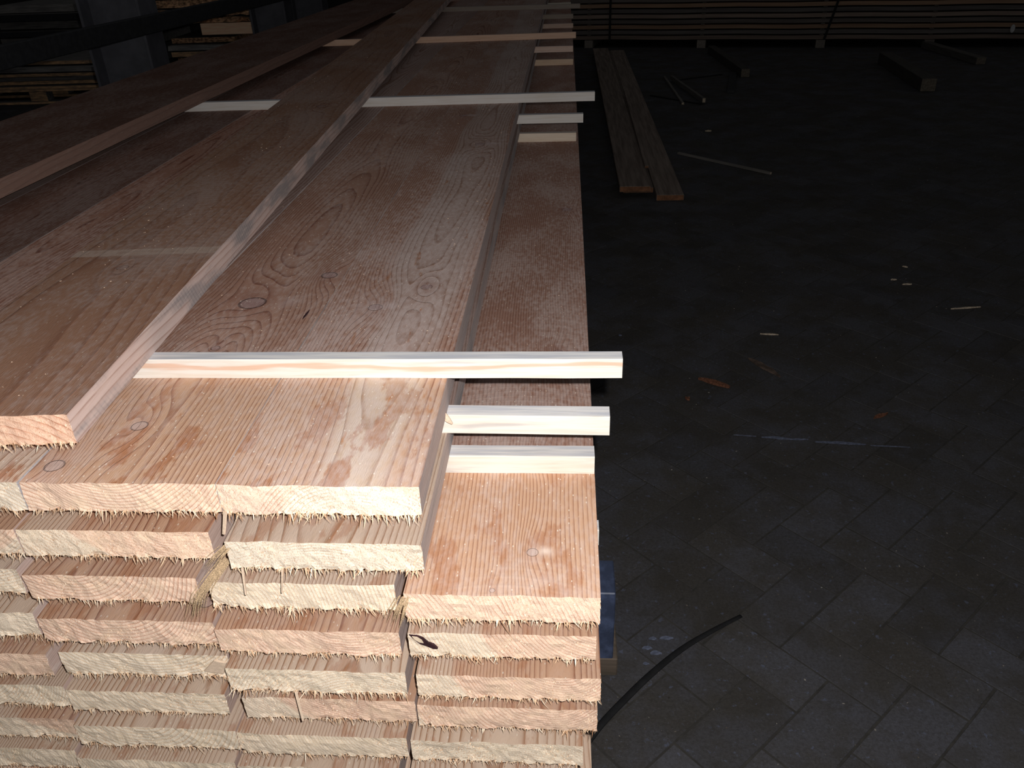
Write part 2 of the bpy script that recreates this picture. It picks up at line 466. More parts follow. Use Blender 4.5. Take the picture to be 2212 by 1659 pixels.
WOODM = [M_FACE, M_SIDE, M_END]
def board(xl, xr, yf, ztop, seed, label, group, rz=0, L=BLEN, fringe=True, simple=False, bow=0, long=1.0, rag=1.0, **kw):
    W = xr - xl
    o = link('sawn_board', board_mesh(W, L, seed, simple=simple, bow=bow, rag=rag), WOODM)
    o.location = ((xl + xr) / 2, yf, ztop); o.rotation_euler = (0, 0, rz)
    tag(o, label, 'board', group)
    props(o, seed, **kw)
    if fringe:
        f = link('splinter_fringe', fringe_mesh(W, seed, long=long), [M_SPL], o); f['kind'] = 'stuff'
    return o

# ------------------------------------------------------------------ floor
floor = link('floor', (lambda bm: (add_box(bm, -6.5, 7.5, -1.5, 12.5, -.05, -.0017), bm_mesh(bm))[1])(bmesh.new()), [M_JOINT])
floor['kind'] = 'structure'
G = .1045
def paver_geo(bm, cx, cy, ang, hl, hw, z):
    c, s = math.cos(ang), math.sin(ang); ch = .0012
    ring = []
    for a, b, zz in ((hl, hw, -.02), (hl, hw, z - .0025), (hl - ch, hw - ch, z)):
        ring.append([bm.verts.new((cx + c * p - s * q, cy + s * p + c * q, zz)) for p, q in ((-a, -b), (a, -b), (a, b), (-a, b))])
    bm.faces.new(ring[2])
    for k in (0, 1):
        for i in range(4):
            j = (i + 1) % 4; bm.faces.new((ring[k][i], ring[k][j], ring[k + 1][j], ring[k + 1][i]))
pav = []
A45 = math.radians(43.5); c45, s45 = math.cos(A45), math.sin(A45)
for a in range(-120, 160):
    for b_ in range(-120, 120):
        m4 = (a - b_) % 4
        if m4 == 0: s0, t0, ang = (a + 1) * G, (b_ + .5) * G, 0
        elif m4 == 2: s0, t0, ang = (a + .5) * G, b_ * G, math.pi / 2
        else: continue
        s0 += .02; t0 += .005 + .0
        # s along (c45,s45), t along (c45,-s45) rotated
        x = s0 * c45 + t0 * s45; y = s0 * s45 - t0 * c45
        if -5.9 < x < 6.9 and -.6 < y < 11.9: pav.append((x, y, A45 + ang))
def vis(p):
    v = Vector((p[0], p[1], -CAMH)); zc = v.dot(fwd)
    if zc < .2: return None
    px = 1106 + 1720 * v.dot(right) / zc; py = 829.5 + 1720 * v.dot(down) / zc
    if px < 1235 or px > 2290 or py < 85 or py > 1740: return None
    return v.length
near = sorted([(vis(p), i) for i, p in enumerate(pav) if vis(p)])[:300]
nearset = set(i for _, i in near)
bmx = bmesh.new(); paver_geo(bmx, 0, 0, 0, G - .0014, G / 2 - .0014, 0); PM = bm_mesh(bmx, 'paver'); PM.materials.append(M_PAVER)
rp = random.Random(3)
for _, i in near:
    x, y, a = pav[i]
    o = bpy.data.objects.new('paver', PM); COL.objects.link(o); o.parent = floor
    o.location = (x, y, rp.uniform(-.0012, .0)); o.rotation_euler = (rp.uniform(-.004, .004), rp.uniform(-.004, .004), a + rp.uniform(-.01, .01))
bmx = bmesh.new()
for i, (x, y, a) in enumerate(pav):
    if i not in nearset: paver_geo(bmx, x, y, a + rp.uniform(-.01, .01), G - .0014, G / 2 - .0014, rp.uniform(-.0012, 0))
o = link('distant_pavers', bm_mesh(bmx), [M_PAVER], floor); o['kind'] = 'stuff'

def wall(name, x0, x1, y0, y1, h):
    bm = bmesh.new(); add_box(bm, x0, x1, y0, y1, -.01, h); o = link(name, bm_mesh(bm), [M_WALL]); o['kind'] = 'structure'; return o
M_WALL = mat_flat('dark_wall', (.045, .043, .042), .9, .25, 0, .1, 3)  # even dark tone for the hall walls
wall('wall_back', -6.5, 7.5, 12.5, 12.7, 6.0)
wall('wall_left', -6.7, -6.5, -1.5, 12.7, 6.0)

# ------------------------------------------------------------------ the timber stack
PALE, PINK, TAN = .0, 1.0, .6
ROW = ['first', 'second', 'third', 'fourth', 'fifth', 'sixth', 'seventh', 'eighth', 'ninth']
COLN = {0: 'right-hand column', 1: 'centre column', 2: 'left column', 3: 'left edge of picture'}
# layer, column: x left, x right, y of cut end, descriptor, heartwood radius, pith (x, z), ring width, fuzz, tint
BO = {
 (0, 3): (-.775, -.567, .630, 'pale', .0, (.02, -.12), .004, .3, (1, 1, 1)),
 (0, 2): (-.5645, -.3563, .630, 'cream-ended knotty', .13, (-.005, .075), .0040, .15, (1, .99, .97)),
 (0, 1): (-.3552, -.1460, .629, 'wide-grained chip-speckled', -.098, (.035, -.095), .0042, 1.0, (1.0, 1.0, 1.0)),
 (-1, 3): (-.801, -.593, .630, 'peach-coloured', .14, (0, .08), .004, .6, (.96, .93, .9)),
 (-1, 2): (-.5905, -.3770, .629, 'fuzzy peach-ended', .16, (.08, .09), .0042, 1.0, (1.0, .95, .9)),
 (-1, 1): (-.3540, -.1470, .615, 'grey-flecked rough-ended', .02, (-.03, -.15), .0036, 1.0, (.93, .93, .92)),
 (-2, 3): (-.823, -.615, .634, 'cream-ended', 0, (.05, .1), .004, .3, (1, 1, 1)),
 (-2, 2): (-.6035, -.4040, .626, 'pink-ended arch-ringed', .2, (-.045, .062), .0050, .2, (.97, .92, .9)),
 (-2, 1): (-.3895, -.1830, .620, 'smooth cream-ended', .0, (-.16, -.055), .0042, .35, (1.03, 1.02, .98)),
 (-2, 0): (-.1710, .0370, .608, 'cream-ended broad top', .9, (-.30, -.16), .0042, .75, (1.12, 1.12, 1.10)),
 (-3, 3): (-.8235, -.6150, .629, 'whitish-ended', 0, (.09, .07), .003, .2, (1.03, 1.03, 1.03)),
 (-3, 2): (-.6055, -.3970, .621, 'salmon-ended ringed', .2, (-.015, .055), .0046, .35, (.93, .88, .86)),
 (-3, 1): (-.3915, -.1830, .612, 'pink-ended arc-ringed', .2, (.045, .058), .0046, .5, (.97, .91, .88)),
 (-3, 0): (-.1730, .0340, .613, 'tan-ended dark-knotted', .15, (.11, .06), .0040, .4, (.95, .9, .84)),
 (-4, 3): (-.8250, -.6170, .623, 'dull tan-ended', .12, (.1, .05), .0036, .7, (.86, .82, .76)),
 (-4, 2): (-.6040, -.3970, .628, 'near-white-ended', 0, (.0, .07), .0046, .1, (1.0, 1.0, .98)),
 (-4, 1): (-.3930, -.1820, .610, 'creamy rough-ended', 0, (.03, -.1), .0042, .5, (1.0, 1.0, .94)),
 (-4, 0): (-.1690, .0405, .6085, 'peach-ended swirled', .14, (.06, .05), .0036, .4, (.97, .9, .84)),
 (-5, 3): (-.8260, -.6185, .629, 'cream-ended wavy-ringed', 0, (-.02, .04), .0036, .4, (.9, .88, .82)),
 (-5, 2): (-.6130, -.4120, .6235, 'straw-ended', .0, (.07, .06), .0056, .4, (.88, .84, .76)),
 (-5, 1): (-.3890, -.1785, .621, 'dull pink-ended', .2, (.1, .12), .0036, .5, (.88, .8, .76)),
 (-5, 0): (-.1750, .0380, .616, 'rosy tan-ended', .16, (.04, .05), .0040, .5, (.93, .86, .8)),
 (-6, 3): (-.8320, -.6245, .6285, 'brownish-ended', .1, (.1, .06), .0036, .5, (.82, .76, .7)),
 (-6, 2): (-.6210, -.4100, .620, 'cream-ended bow-ringed', .0, (-.02, .048), .0060, .2, (.93, .9, .84)),
 (-6, 1): (-.4080, -.1940, .616, 'sandy smooth-ended', .0, (.12, .05), .0042, .3, (.92, .88, .82)),
 (-6, 0): (-.1885, .0220, .614, 'straw-coloured fuzzy', .0, (.0, -.1), .0042, .8, (.95, .92, .84)),
 (-7, 3): (-.8480, -.6440, .6285, 'dull cream-ended', 0, (.06, -.01), .0036, .4, (.82, .78, .72)),
 (-7, 2): (-.6360, -.4240, .617, 'sand-coloured', .0, (.1, .05), .0042, .3, (.88, .85, .78)),
 (-7, 1): (-.4190, -.2100, .615, 'light sandy', .0, (.0, .09), .0042, .3, (.88, .85, .78)),
 (-7, 0): (-.1950, .0150, .614, 'light tan', .0, (.0, .09), .0042, .3, (.88, .85, .78)),
}
KNOTS = {
 (0, 2): [(.078, 1.185 - .63, .0125), (-.012, 1.078 - .63, .0185), (-.012, .93 - .63, .0055), (-.0265, .738 - .63, .0085), (-.083, .660 - .63, .0095)],
 (0, 1): [(.035, 1.135 - .629, .0085), (-.030, 1.06 - .629, .011), (.0325, 2.05 - .629, .012), (-.05, 2.4 - .629, .011)],
 (-2, 0): [(.0305, .676 - .608, .0065), (.055, 1.155 - .608, .008), (-.01, .616 - .608, .003), (.035, .865 - .608, .006), (.07, 1.9 - .608, .011)],
 (-3, 2): [(.085, .652 - .621, .008)],
}
LONG = {(-2, 1): 1.5, (-2, 0): 1.3, (-1, 1): 1.3, (0, 1): 1.4, (0, 2): 1.1, (-3, 3): 1.4, (-4, 2): 1.3, (-4, 1): 1.3}
seed = 11
for (ly, cl), (xl, xr, yf, desc, heart, pith, rw, fuzz, tint) in sorted(BO.items(), reverse=True):
    seed += 1
    r = -ly
    lab = '%s board, %s row of ends down, %s' % (desc, ROW[r], COLN[cl])
    kw = dict(pith=pith, heart=heart, grain=(random.uniform(-.01, .01), random.uniform(-.012, .012), rw), tint=tint, fuzz=fuzz)
    kw['stain'] = .8 if ly in (0,) else (.55 if (ly, cl) == (-2, 0) else .5)
    kw['pink'] = {(-2, 0): 0, (0, 1): .45, (0, 2): .25, (-1, 2): .8, (-3, 0): .6, (-4, 0): .85, (-4, 3): .5, (-6, 3): .4}.get((ly, cl))
    kw['knots'] = KNOTS.get((ly, cl), ())
    kw['kring'] = {(0, 1): .35, (-2, 0): .3}  .get((ly, cl), .7)
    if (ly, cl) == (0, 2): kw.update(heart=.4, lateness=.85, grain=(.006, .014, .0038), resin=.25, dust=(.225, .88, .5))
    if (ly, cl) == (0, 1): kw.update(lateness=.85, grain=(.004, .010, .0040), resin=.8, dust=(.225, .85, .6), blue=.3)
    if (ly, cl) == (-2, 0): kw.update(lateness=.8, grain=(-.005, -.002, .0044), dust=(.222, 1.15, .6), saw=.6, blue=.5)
    if ly < 0 and (ly, cl) != (-2, 0): kw['facegain'] = .76  # top faces seen in the gaps coloured darker for shade between layers
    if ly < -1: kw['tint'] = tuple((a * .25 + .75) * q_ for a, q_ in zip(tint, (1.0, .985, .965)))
    if ly < 0 and cl > 1: kw['blue'] = .1
    if ly < -1 and cl == 1: kw['blue'] = .3
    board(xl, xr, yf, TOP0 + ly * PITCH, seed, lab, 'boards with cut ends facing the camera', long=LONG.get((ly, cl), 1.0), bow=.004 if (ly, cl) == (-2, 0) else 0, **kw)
# boards of the uppermost full layer further left
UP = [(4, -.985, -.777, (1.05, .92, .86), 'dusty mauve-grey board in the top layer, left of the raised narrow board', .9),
      (5, -1.194, -.987, (.58, .53, .51), 'top-layer board tinted dark grey for shade, partly under the raised board at far left', 1.0),  # dark tint stands in for the shadow of the raised board
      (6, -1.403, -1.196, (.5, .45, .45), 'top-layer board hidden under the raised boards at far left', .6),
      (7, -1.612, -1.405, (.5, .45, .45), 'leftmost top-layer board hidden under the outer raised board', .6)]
for cl, xl, xr, tint, lab, d in UP:
    seed += 1
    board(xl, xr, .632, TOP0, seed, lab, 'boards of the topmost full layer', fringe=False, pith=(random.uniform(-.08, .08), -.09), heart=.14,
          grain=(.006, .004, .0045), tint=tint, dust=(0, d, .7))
# boards under them, out of sight
for ly in range(-1, -9, -1):
    cols = range(4, 8) if ly > -8 else range(0, 8)
    for cl in cols:
        seed += 1
        x1 = (-.617 if ly > -7 else -.645) - .209 * (cl - 3) - .004
        if ly == -1: x1 = -.806 - .209 * (cl - 4)
        if ly == -7: x1 = -.850 - .209 * (cl - 4)
        if -7 < ly < -1: x1 = -.8345 - .209 * (cl - 4)
        if ly == -8: x1 = .036 - .212 * cl
        board(x1 - .206, x1, .628, TOP0 + ly * PITCH, seed, 'sawn board deep in the lower left of the stack or at its very bottom', 'lower boards out of sight in the stack',
              fringe=False, simple=True, pith=(.02, .08), heart=.1, grain=(0, 0, .004), tint=(.9, .85, .8))
# raised boards on top of the sticks
TOPR = TOP0 + PITCH
def raised(p0, p1, W, y0, lab, seed, **kw):      # right-hand edge runs p0 -> p1
    d = Vector((p1[0] - p0[0], p1[1] - p0[1])); rz = math.atan2(-d.x, d.y)
    nrm = Vector((math.cos(rz), math.sin(rz)))
    yv = Vector((-math.sin(rz), math.cos(rz)))
    p = Vector(p0); p = p + yv * ((y0 - p.y) / yv.y)
    c = p - nrm * (W / 2)
    fr = kw.pop('fringe', False)
    o = board(c.x - W / 2, c.x + W / 2, c.y, TOPR, seed, lab, 'single boards laid on top of the stack', rz=rz, fringe=fr, **kw)
    return o
raised((-.511, .663), (-.775, 5.69), .222, .663, 'narrow dusty board laid on top of the stack, fuzzy end in the left foreground', 301, fringe=True,
       pith=(-.03, -.19), heart=.5, grain=(.006, -.006, .0085), tint=(1.0, .875, .81), facegain=.60, L=5.72, kring=.5, lateness=.5, dust=(0, .35, .9), saw=.5, blue=1.0, fuzz=.8, pink=0, band=(.475, .8, .02), stain=0,
       knots=[(-.01, 1.075 - .663, .008), (.03, 1.6, .012)])
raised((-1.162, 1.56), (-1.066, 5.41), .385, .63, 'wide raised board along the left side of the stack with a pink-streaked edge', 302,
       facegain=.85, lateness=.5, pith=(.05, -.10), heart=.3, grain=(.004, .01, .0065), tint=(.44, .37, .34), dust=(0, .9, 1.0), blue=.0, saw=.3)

# extra torn pieces at the cut ends (parts of the board they are torn from)
def by_label(s):
    for o in bpy.data.objects:
        if o.get('label', '').find(s) >= 0: return o
M_TUFT = mat_flat('old_fibre', (.46, .33, .20), .9, .5, 0, .1, 900)
def tuft(parent, name, pts, n, w, spread, seed):
    rnd = random.Random(seed); v, f = [], []
    inv = Vector(parent.location)
    for k in range(n):
        off = Vector((rnd.gauss(0, spread), rnd.gauss(0, spread * .4), rnd.gauss(0, spread * .3)))
        kk = rnd.uniform(.65, 1.0); i0 = len(v); m = len(pts)
        for j, p in enumerate(pts):
            q = Vector(p) - inv; q = Vector(pts[0]) - inv + (q - (Vector(pts[0]) - inv)) * kk + off * (1 + .8 * j / m)
            ww = w * (1 - .85 * j / (m - 1))
            v += [tuple(q + Vector((-ww, 0, 0))), tuple(q + Vector((ww, 0, 0))), tuple(q + Vector((0, ww, 0)))]
        for j in range(m - 1):
            a = i0 + 3 * j
            for s in range(3):
                t_ = (s + 1) % 3; f.append((a + s, a + t_, a + 3 + t_, a + 3 + s))
    me = bpy.data.meshes.new(name); me.from_pydata(v, [], f)
    o = link(name, me, [M_TUFT], parent); o['kind'] = 'stuff'; return o
b = by_label('third row of ends down, centre')
z2 = TOP0 - 2 * PITCH
tuft(b, 'torn_straw_bundle', [(-.368, .632, z2 + .022), (-.385, .615, z2 + .004), (-.402, .607, z2 - .018), (-.410, .604, z2 - .042)], 34, .0008, .0030, 5)
b = by_label('second row of ends down, centre')
tuft(b, 'torn_corner_fibres', [(-.353, .617, z2 + .055), (-.366, .606, z2 + .045), (-.378, .602, z2 + .030)], 16, .0006, .003, 6)
b = by_label('third row of ends down, right')
tuft(b, 'torn_corner_fibres', [(-.170, .610, z2 - .006), (-.178, .600, z2 - .022), (-.184, .597, z2 - .040)], 26, .0006, .004, 8)
def splinter(parent, p0, p1, w, name='hanging_splinter'):
    bm = bmesh.new(); inv = parent.location
    d = Vector(p1) - Vector(p0); q = d.to_track_quat('Z', 'Y').to_matrix().to_4x4()
    vv = add_box(bm, -w, w, -w * .5, w * .5, 0, d.length)
    for u in vv:
        if u.co.z > d.length * .9: u.co.x *= .55
        else: u.co.x *= .8
    bmesh.ops.transform(bm, matrix=Matrix.Translation(Vector(p0) - Vector(inv)) @ q, verts=bm.verts)
    return link(name, bm_mesh(bm), [M_CHIPP], parent)
M_CHIPP = mat_flat('fresh_splinter', (.70, .54, .40), .8, .1, 0, .2, 300)
z5 = TOP0 - 4 * PITCH - T
b = by_label('fifth row of ends down, centre')
splinter(b, (-.313, .606, z5 + .004), (-.309, .598, z5 - .036), .0021)
b = by_label('second row of ends down, centre')
z1 = TOP0 - PITCH - T
splinter(b, (-.340, .611, z1 + .003), (-.340, .604, z1 - .028), .0016)
splinter(b, (-.297, .611, z1 + .003), (-.299, .602, z1 - .022), .0011)
b = by_label('first row of ends down, centre')
splinter(b, (-.351, .627, TOP0 - T + .003), (-.3545, .619, TOP0 - T - .020), .0022)
# flat flake on the near-white end
b = by_label('fifth row of ends down, left column')
bm = bmesh.new()
pts = [(-.428, -4 * PITCH + TOP0 - .022), (-.405, -4 * PITCH + TOP0 - .026), (-.398, -4 * PITCH + TOP0 - .008), (-.412, -4 * PITCH + TOP0 - .004)]
fr = [bm.verts.new(Vector((p[0], .6235, p[1])) - b.location) for p in pts]; bk = [bm.verts.new(Vector((p[0], .6262, p[1])) - b.location) for p in pts]
bm.faces.new(fr)
for i in range(4): bm.faces.new((fr[i], fr[(i + 1) % 4], bk[(i + 1) % 4], bk[i]))
link('torn_flake', bm_mesh(bm), [M_CHIPP], b)
# bark pocket with a pale knot eye on the tan end
b = by_label('fourth row of ends down, right')
bm = bmesh.new()
zk = TOP0 - 3 * PITCH
def lens_poly(bm, outline, y, mi):
    vs2 = [bm.verts.new(Vector((x, y, z)) - b.location) for x, z in outline]
    vb = [bm.verts.new(Vector((x, y + .004, z)) - b.location) for x, z in outline]
    f = bm.faces.new(vs2); f.material_index = mi
    n = len(outline)
    for i in range(n):
        f = bm.faces.new((vs2[i], vs2[(i + 1) % n], vb[(i + 1) % n], vb[i])); f.material_index = mi
lens_poly(bm, [(-.1715, zk - .001), (-.163, zk - .0015), (-.156, zk - .006), (-.151, zk - .013), (-.145, zk - .0165), (-.141, zk - .0225), (-.146, zk - .0225), (-.153, zk - .0185), (-.160, zk - .0155), (-.166, zk - .009)], .6105, 0)
lens_poly(bm, [(-.1680, zk - .0030), (-.1625, zk - .0038), (-.1575, zk - .0085), (-.1560, zk - .0130), (-.1605, zk - .0120), (-.1655, zk - .0080)], .6098, 1)
link('knot', bm_mesh(bm), [M_DARKKNOT, M_PALEKNOT], b)
# short dark cracks in the wide board
b = by_label('first row of ends down, left column')
for (x, y, l, w) in ((-.378, 1.035, .035, .0016), (-.3635, .905, .030, .0014)):
    bm = bmesh.new()
    pts = [(x, y - l / 2), (x + w, y - l / 6), (x + w * 1.4, y + l / 5), (x + w * .6, y + l / 2), (x - w * .7, y + l / 6), (x - w, y - l / 5)]
    fv = [bm.verts.new(Vector((p[0], p[1], TOP0 + .0003)) - b.location) for p in pts]; bm.faces.new(fv)
    bv = [bm.verts.new(v.co - Vector((0, 0, .002))) for v in fv]
    for i in range(6): bm.faces.new((fv[i], bv[i], bv[(i + 1) % 6], fv[(i + 1) % 6]))
    bmesh.ops.recalc_face_normals(bm, faces=bm.faces[:])
    link('resin_crack', bm_mesh(bm), [M_DARKKNOT], b)

# ------------------------------------------------------------------ sticks between the layers
SH = PITCH - T - .0004
def stick(xl, xr, y0, y1, z, label, tint, seed, w=.0215, group='spacer sticks between the layers', streak=9.0, h=SH):
    """y0 / y1: front edge at the left / right end, z: underside"""
    d = Vector((xr - xl, y1 - y0)); L = d.length
    bm = bmesh.new()
    NY = 24 if L > .3 else 8; rnd = random.Random(seed)
    secs = []
    for k in range(NY + 1):
        yy = L * k / NY
        j = lambda a: a * nz(yy, seed, a * 1e3, 14)
        # local X = across (towards the camera is -X' after rotation), local Y = along
        secs.append([bm.verts.new(p) for p in ((0 + j(.0009), yy, 0), (w, yy, 0), (w + j(.0008), yy, h), (0.001 + j(.0011), yy, h), (0, yy, h - .0012))])
    for a, c in zip(secs, secs[1:]):
        for i, mi in zip(range(5), (1, 1, 0, 1, 1)):
            f = bm.faces.new((a[i], a[(i + 1) % 5], c[(i + 1) % 5], c[i])); f.material_index = mi
    f = bm.faces.new(secs[0]); f.material_index = 2
    f = bm.faces.new(secs[-1]); f.material_index = 2
    bmesh.ops.recalc_face_normals(bm, faces=bm.faces[:])
    o = link('spacer_stick', bm_mesh(bm), [M_STOP, M_SSIDE, M_SSIDE])
    # local +Y -> world direction d ; local +X -> away from camera
    a = math.atan2(d.y, d.x)
    o.matrix_world = Matrix.Translation((xl, y0, z + .0002)) @ Matrix(((math.cos(a) * 0 - math.sin(a) * 1, math.cos(a), 0, 0), (math.cos(a), math.sin(a), 0, 0), (0, 0, 1, 0), (0, 0, 0, 1)))
    tag(o, label, 'stick', group); o['seed'] = float(seed); o['tint'] = [float(v) for v in tint]; o['streak'] = float(streak)
    return o
W1 = (1, 1, 1)
stick(-1.58, .069, .846, .849, TOP0, 'long pale spacer stick across the top in the foreground, overhanging farthest', W1, 1, w=.020, streak=SH * .62)
stick(-1.58, .054, .835, .818, TOP0 - PITCH, 'middle of the three nearest sticks, clean cream front', W1, 2, w=.024)
stick(-1.58, .037, .820, .823, TOP0 - 2 * PITCH, 'lowest of the three nearest sticks, flush with the board edge', (1.0, .99, .97), 3, w=.024)
stick(-1.58, .089, 2.535, 2.576, TOP0, 'long whitish stick across the top at the second station', (.74, .74, .77), 4)
stick(-1.58, .054, 2.56, 2.568, TOP0 - PITCH, 'whitish stick below the long one at the second station', (.76, .76, .78), 5)
stick(-1.58, .033, 2.59, 2.594, TOP0 - 2 * PITCH, 'yellowish lowest stick at the second station', (.84, .75, .66), 6)
stick(-1.58, .047, 4.035, 4.105, TOP0, 'orange-brown long stick at the third station', (.86, .62, .50), 7)
stick(-1.58, .034, 4.10, 4.125, TOP0 - PITCH, 'pinkish stick below the orange-brown one, third station', (.90, .72, .66), 8)
stick(-1.58, .035, 4.13, 4.151, TOP0 - 2 * PITCH, 'light brown lowest stick at the third station', (.88, .70, .55), 9)
stick(-1.58, .089, 5.64, 5.577, TOP0, 'dull grey long stick at the far fourth station', (.42, .38, .36), 10)
stick(-1.58, .046, 5.63, 5.63, TOP0 - PITCH, 'dark middle stick at the far fourth station', (.45, .40, .37), 12)
stick(-1.58, .047, 5.70, 5.70, TOP0 - 2 * PITCH, 'pinkish lowest stick at the far fourth station', (.88, .70, .62), 13)
stick(-1.58, .055, 7.25, 7.25, TOP0, 'topmost stick at the farthest station', (.5, .45, .4), 14)
stick(-1.58, .040, 7.25, 7.25, TOP0 - PITCH, 'middle stick at the farthest station by the picture top', (.6, .6, .55), 15)
stick(-1.58, .040, 7.25, 7.25, TOP0 - 2 * PITCH, 'lowest stick at the farthest station', (.8, .8, .74), 16)
q = 20
for ly in range(-3, -9, -1):
    for yy in (.83, 2.58, 4.12, 5.66, 7.25):
        q += 1
        prot = ly == -4 and yy < 1
        stick(-1.60, (.0455 if prot else .030), yy, yy, TOP0 + ly * PITCH, 'pale stick tip just showing past the right edge of the stack' if prot else 'spacer stick hidden inside the lower stack', W1 if prot else (.9, .85, .8), q, group=None if prot else 'hidden sticks in the lower stack')

# bearers under the stack
ZB = TOP0 - 8 * PITCH - T
for k, yb in enumerate((1.03, 2.9, 4.8, 6.7)):
    bm = bmesh.new(); add_box(bm, -1.62, .089 if k == 0 else .05, yb, yb + .085, .046, ZB - .0005); bevel(bm, .002)
    # slight swell of the beam tip
    for v in bm.verts:
        if v.co.x > 0 and .10 < v.co.z < .20: v.co.x += .002
    o = link('blue_bearer', bm_mesh(bm), [M_BLUE])
    tag(o, 'blue painted bearer beam sticking out from under the stack' if k == 0 else 'blue bearer beam hidden under the stack', 'beam', 'bearers under the stack' if k else None)
    bm = bmesh.new(); add_box(bm, -1.62, .098 if k == 0 else .05, yb + .0, yb + .09, .0005, .0455); bevel(bm, .002)
    o = link('ground_timber', bm_mesh(bm), [M_OLDWOOD])
    if k == 0:
        o.data.materials.clear(); o.data.materials.append(mat_plain_wood('brown_timber', (.10, .08, .06), (.17, .13, .10), 0, 6))
    tag(o, 'flat brown timber on the paving beneath the blue bearer' if k == 0 else 'timber on the paving hidden beneath the stack', 'timber', 'ground timbers under the stack' if k else None)

# ------------------------------------------------------------------ curved dark ribbon lying on the paving
def ribbon(name, pts, ws, h, mat, label, cat):
    bm = bmesh.new(); rings = []
    for i, p in enumerate(pts):
        a = Vector(pts[max(0, i - 1)]); c = Vector(pts[min(len(pts) - 1, i + 1)]); d = (c - a).normalized(); n = Vector((-d.y, d.x, 0)); w = ws[i]
        p = Vector(p)
        rings.append([bm.verts.new(p + n * (w * math.cos(t)) + Vector((0, 0, h * (1 + math.sin(t))))) for t in [k * math.pi / 4 for k in range(8)]])
    for a, c in zip(rings, rings[1:]):
        for i in range(8): bm.faces.new((a[i], a[(i + 1) % 8], c[(i + 1) % 8], c[i]))
    bm.faces.new(rings[0]); bm.faces.new(rings[-1])
    bmesh.ops.recalc_face_normals(bm, faces=bm.faces[:])
    for f in bm.faces: f.smooth = True
    return tag(link(name, bm_mesh(bm), [mat]), label, cat)
def catmull(P, n):
    out = []
    for i in range(len(P) - 1):
        p0, p1, p2, p3 = [Vector(P[max(0, min(len(P) - 1, j))]) for j in (i - 1, i, i + 1, i + 2)]
        for k in range(n):
            t = k / n; out.append(.5 * ((2 * p1) + (p2 - p0) * t + (2 * p0 - 5 * p1 + 4 * p2 - p3) * t * t + (3 * p1 - p0 - 3 * p2 + p3) * t ** 3))
    out.append(Vector(P[-1])); return out
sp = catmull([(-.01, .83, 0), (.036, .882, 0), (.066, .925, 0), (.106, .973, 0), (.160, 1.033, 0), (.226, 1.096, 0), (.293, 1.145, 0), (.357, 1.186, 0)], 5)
ribbon('dark_curve', sp, [.0035 + .0035 * math.sin(math.pi * min(1, .15 + i / len(sp) * .8)) for i in range(len(sp))], .002, M_BLACK, 'curved black line on the paving beside the stack', 'strap')  # tapering dark curve modelled as a thin raised ribbon

# ------------------------------------------------------------------ planks and timbers on the floor
def solid(name, c, L, w, h, rz, mats, label, cat, group=None, mi=(0, 0, 1, 1, 0, 0), z=.0005, bev=.002):
    """c: floor point under the middle of the near end; L runs away from the camera in local +Y"""
    bm = bmesh.new(); add_box(bm, -w / 2, w / 2, 0, L, 0, h, mi)
    if bev: bevel(bm, bev)
    o = link(name, bm_mesh(bm), mats); o.location = (c[0], c[1], z); o.rotation_euler = (0, 0, rz)
    return tag(o, label, cat, group)
PLK = [M_FLOORPLK, M_FLOOREND]
solid('floor_plank', (.375, 4.10), 5.0, .155, .028, -.005, PLK, 'lower plank of the pair on the floor, end sticking out', 'plank', 'planks lying on the floor')
solid('floor_plank', (.352, 4.02), 5.05, .158, .030, -.002, PLK, 'upper plank on the floor, left, with an orange cut end', 'plank', 'planks lying on the floor', z=.0290)
solid('floor_plank', (.523, 3.96), 5.15, .136, .030, -.004, PLK, 'single plank on the floor, right of the stacked pair', 'plank', 'planks lying on the floor')
solid('floor_lath_or_shadow', (.437, 4.35), 2.2, .022, .014, -.012, PLK, 'thin lath on the floor in the gap between planks', 'lath', z=.0595)

M_BLKEND = mat_flat('timber_butt', (.16, .135, .105), .85, .3, 0, .2, 60)
TB = [mat_plain_wood('grey_timber', (.06, .055, .05), (.09, .084, .075), 1, 5), M_BLKEND]
solid('floor_timber_or_shadow', (1.56, 7.46), 1.5, .075, .07, .04, TB, 'short square timber on the floor, left, before the far stack', 'timber', 'loose timbers on the floor')
solid('floor_timber_or_shadow', (2.79, 6.64), 1.4, .11, .095, -.10, TB, 'square timber with a pale butt end on the right floor', 'timber', 'loose timbers on the floor')
solid('floor_timber_or_shadow', (3.70, 7.83), 1.1, .085, .06, .06, TB, 'dark timber on the floor farthest right', 'timber', 'loose timbers on the floor')
solid('floor_timber_or_shadow', (1.31, 6.75), .9, .06, .02, -.20, [M_DARKST, M_DARKST], 'shadow between the loose laths and timbers, built as a flat dark piece', 'timber', 'loose timbers on the floor')  # flat dark box put where a shadow lies on the floor
LA = [mat_plain_wood('grey_lath', (.10, .093, .085), (.16, .148, .135), 1, 5), M_CHIP]
def lath(a, c, w, h, label, z=.0005, mats=LA, cat='lath', group='loose laths on the floor', name='floor_lath_or_shadow'):
    d = Vector(c) - Vector(a)
    return solid(name, a, d.length, w, h, math.atan2(-d.x, d.y), mats, label, cat, group, z=z, bev=0)
lath((.884, 6.341), (.871, 7.536), .018, .014, 'left lath of the crossed pair on the floor')
lath((1.037, 6.325), (.913, 7.365), .022, .030, 'right lath of the crossed pair with a pale tip', z=.0155)
lath((.675, 6.717), (1.02, 6.327), .02, .006, 'shadow in front of the crossed laths, built as a black strip', mats=[M_BLACK, M_BLACK], z=.0005)  # black strip stands in for a cast shadow at the laths
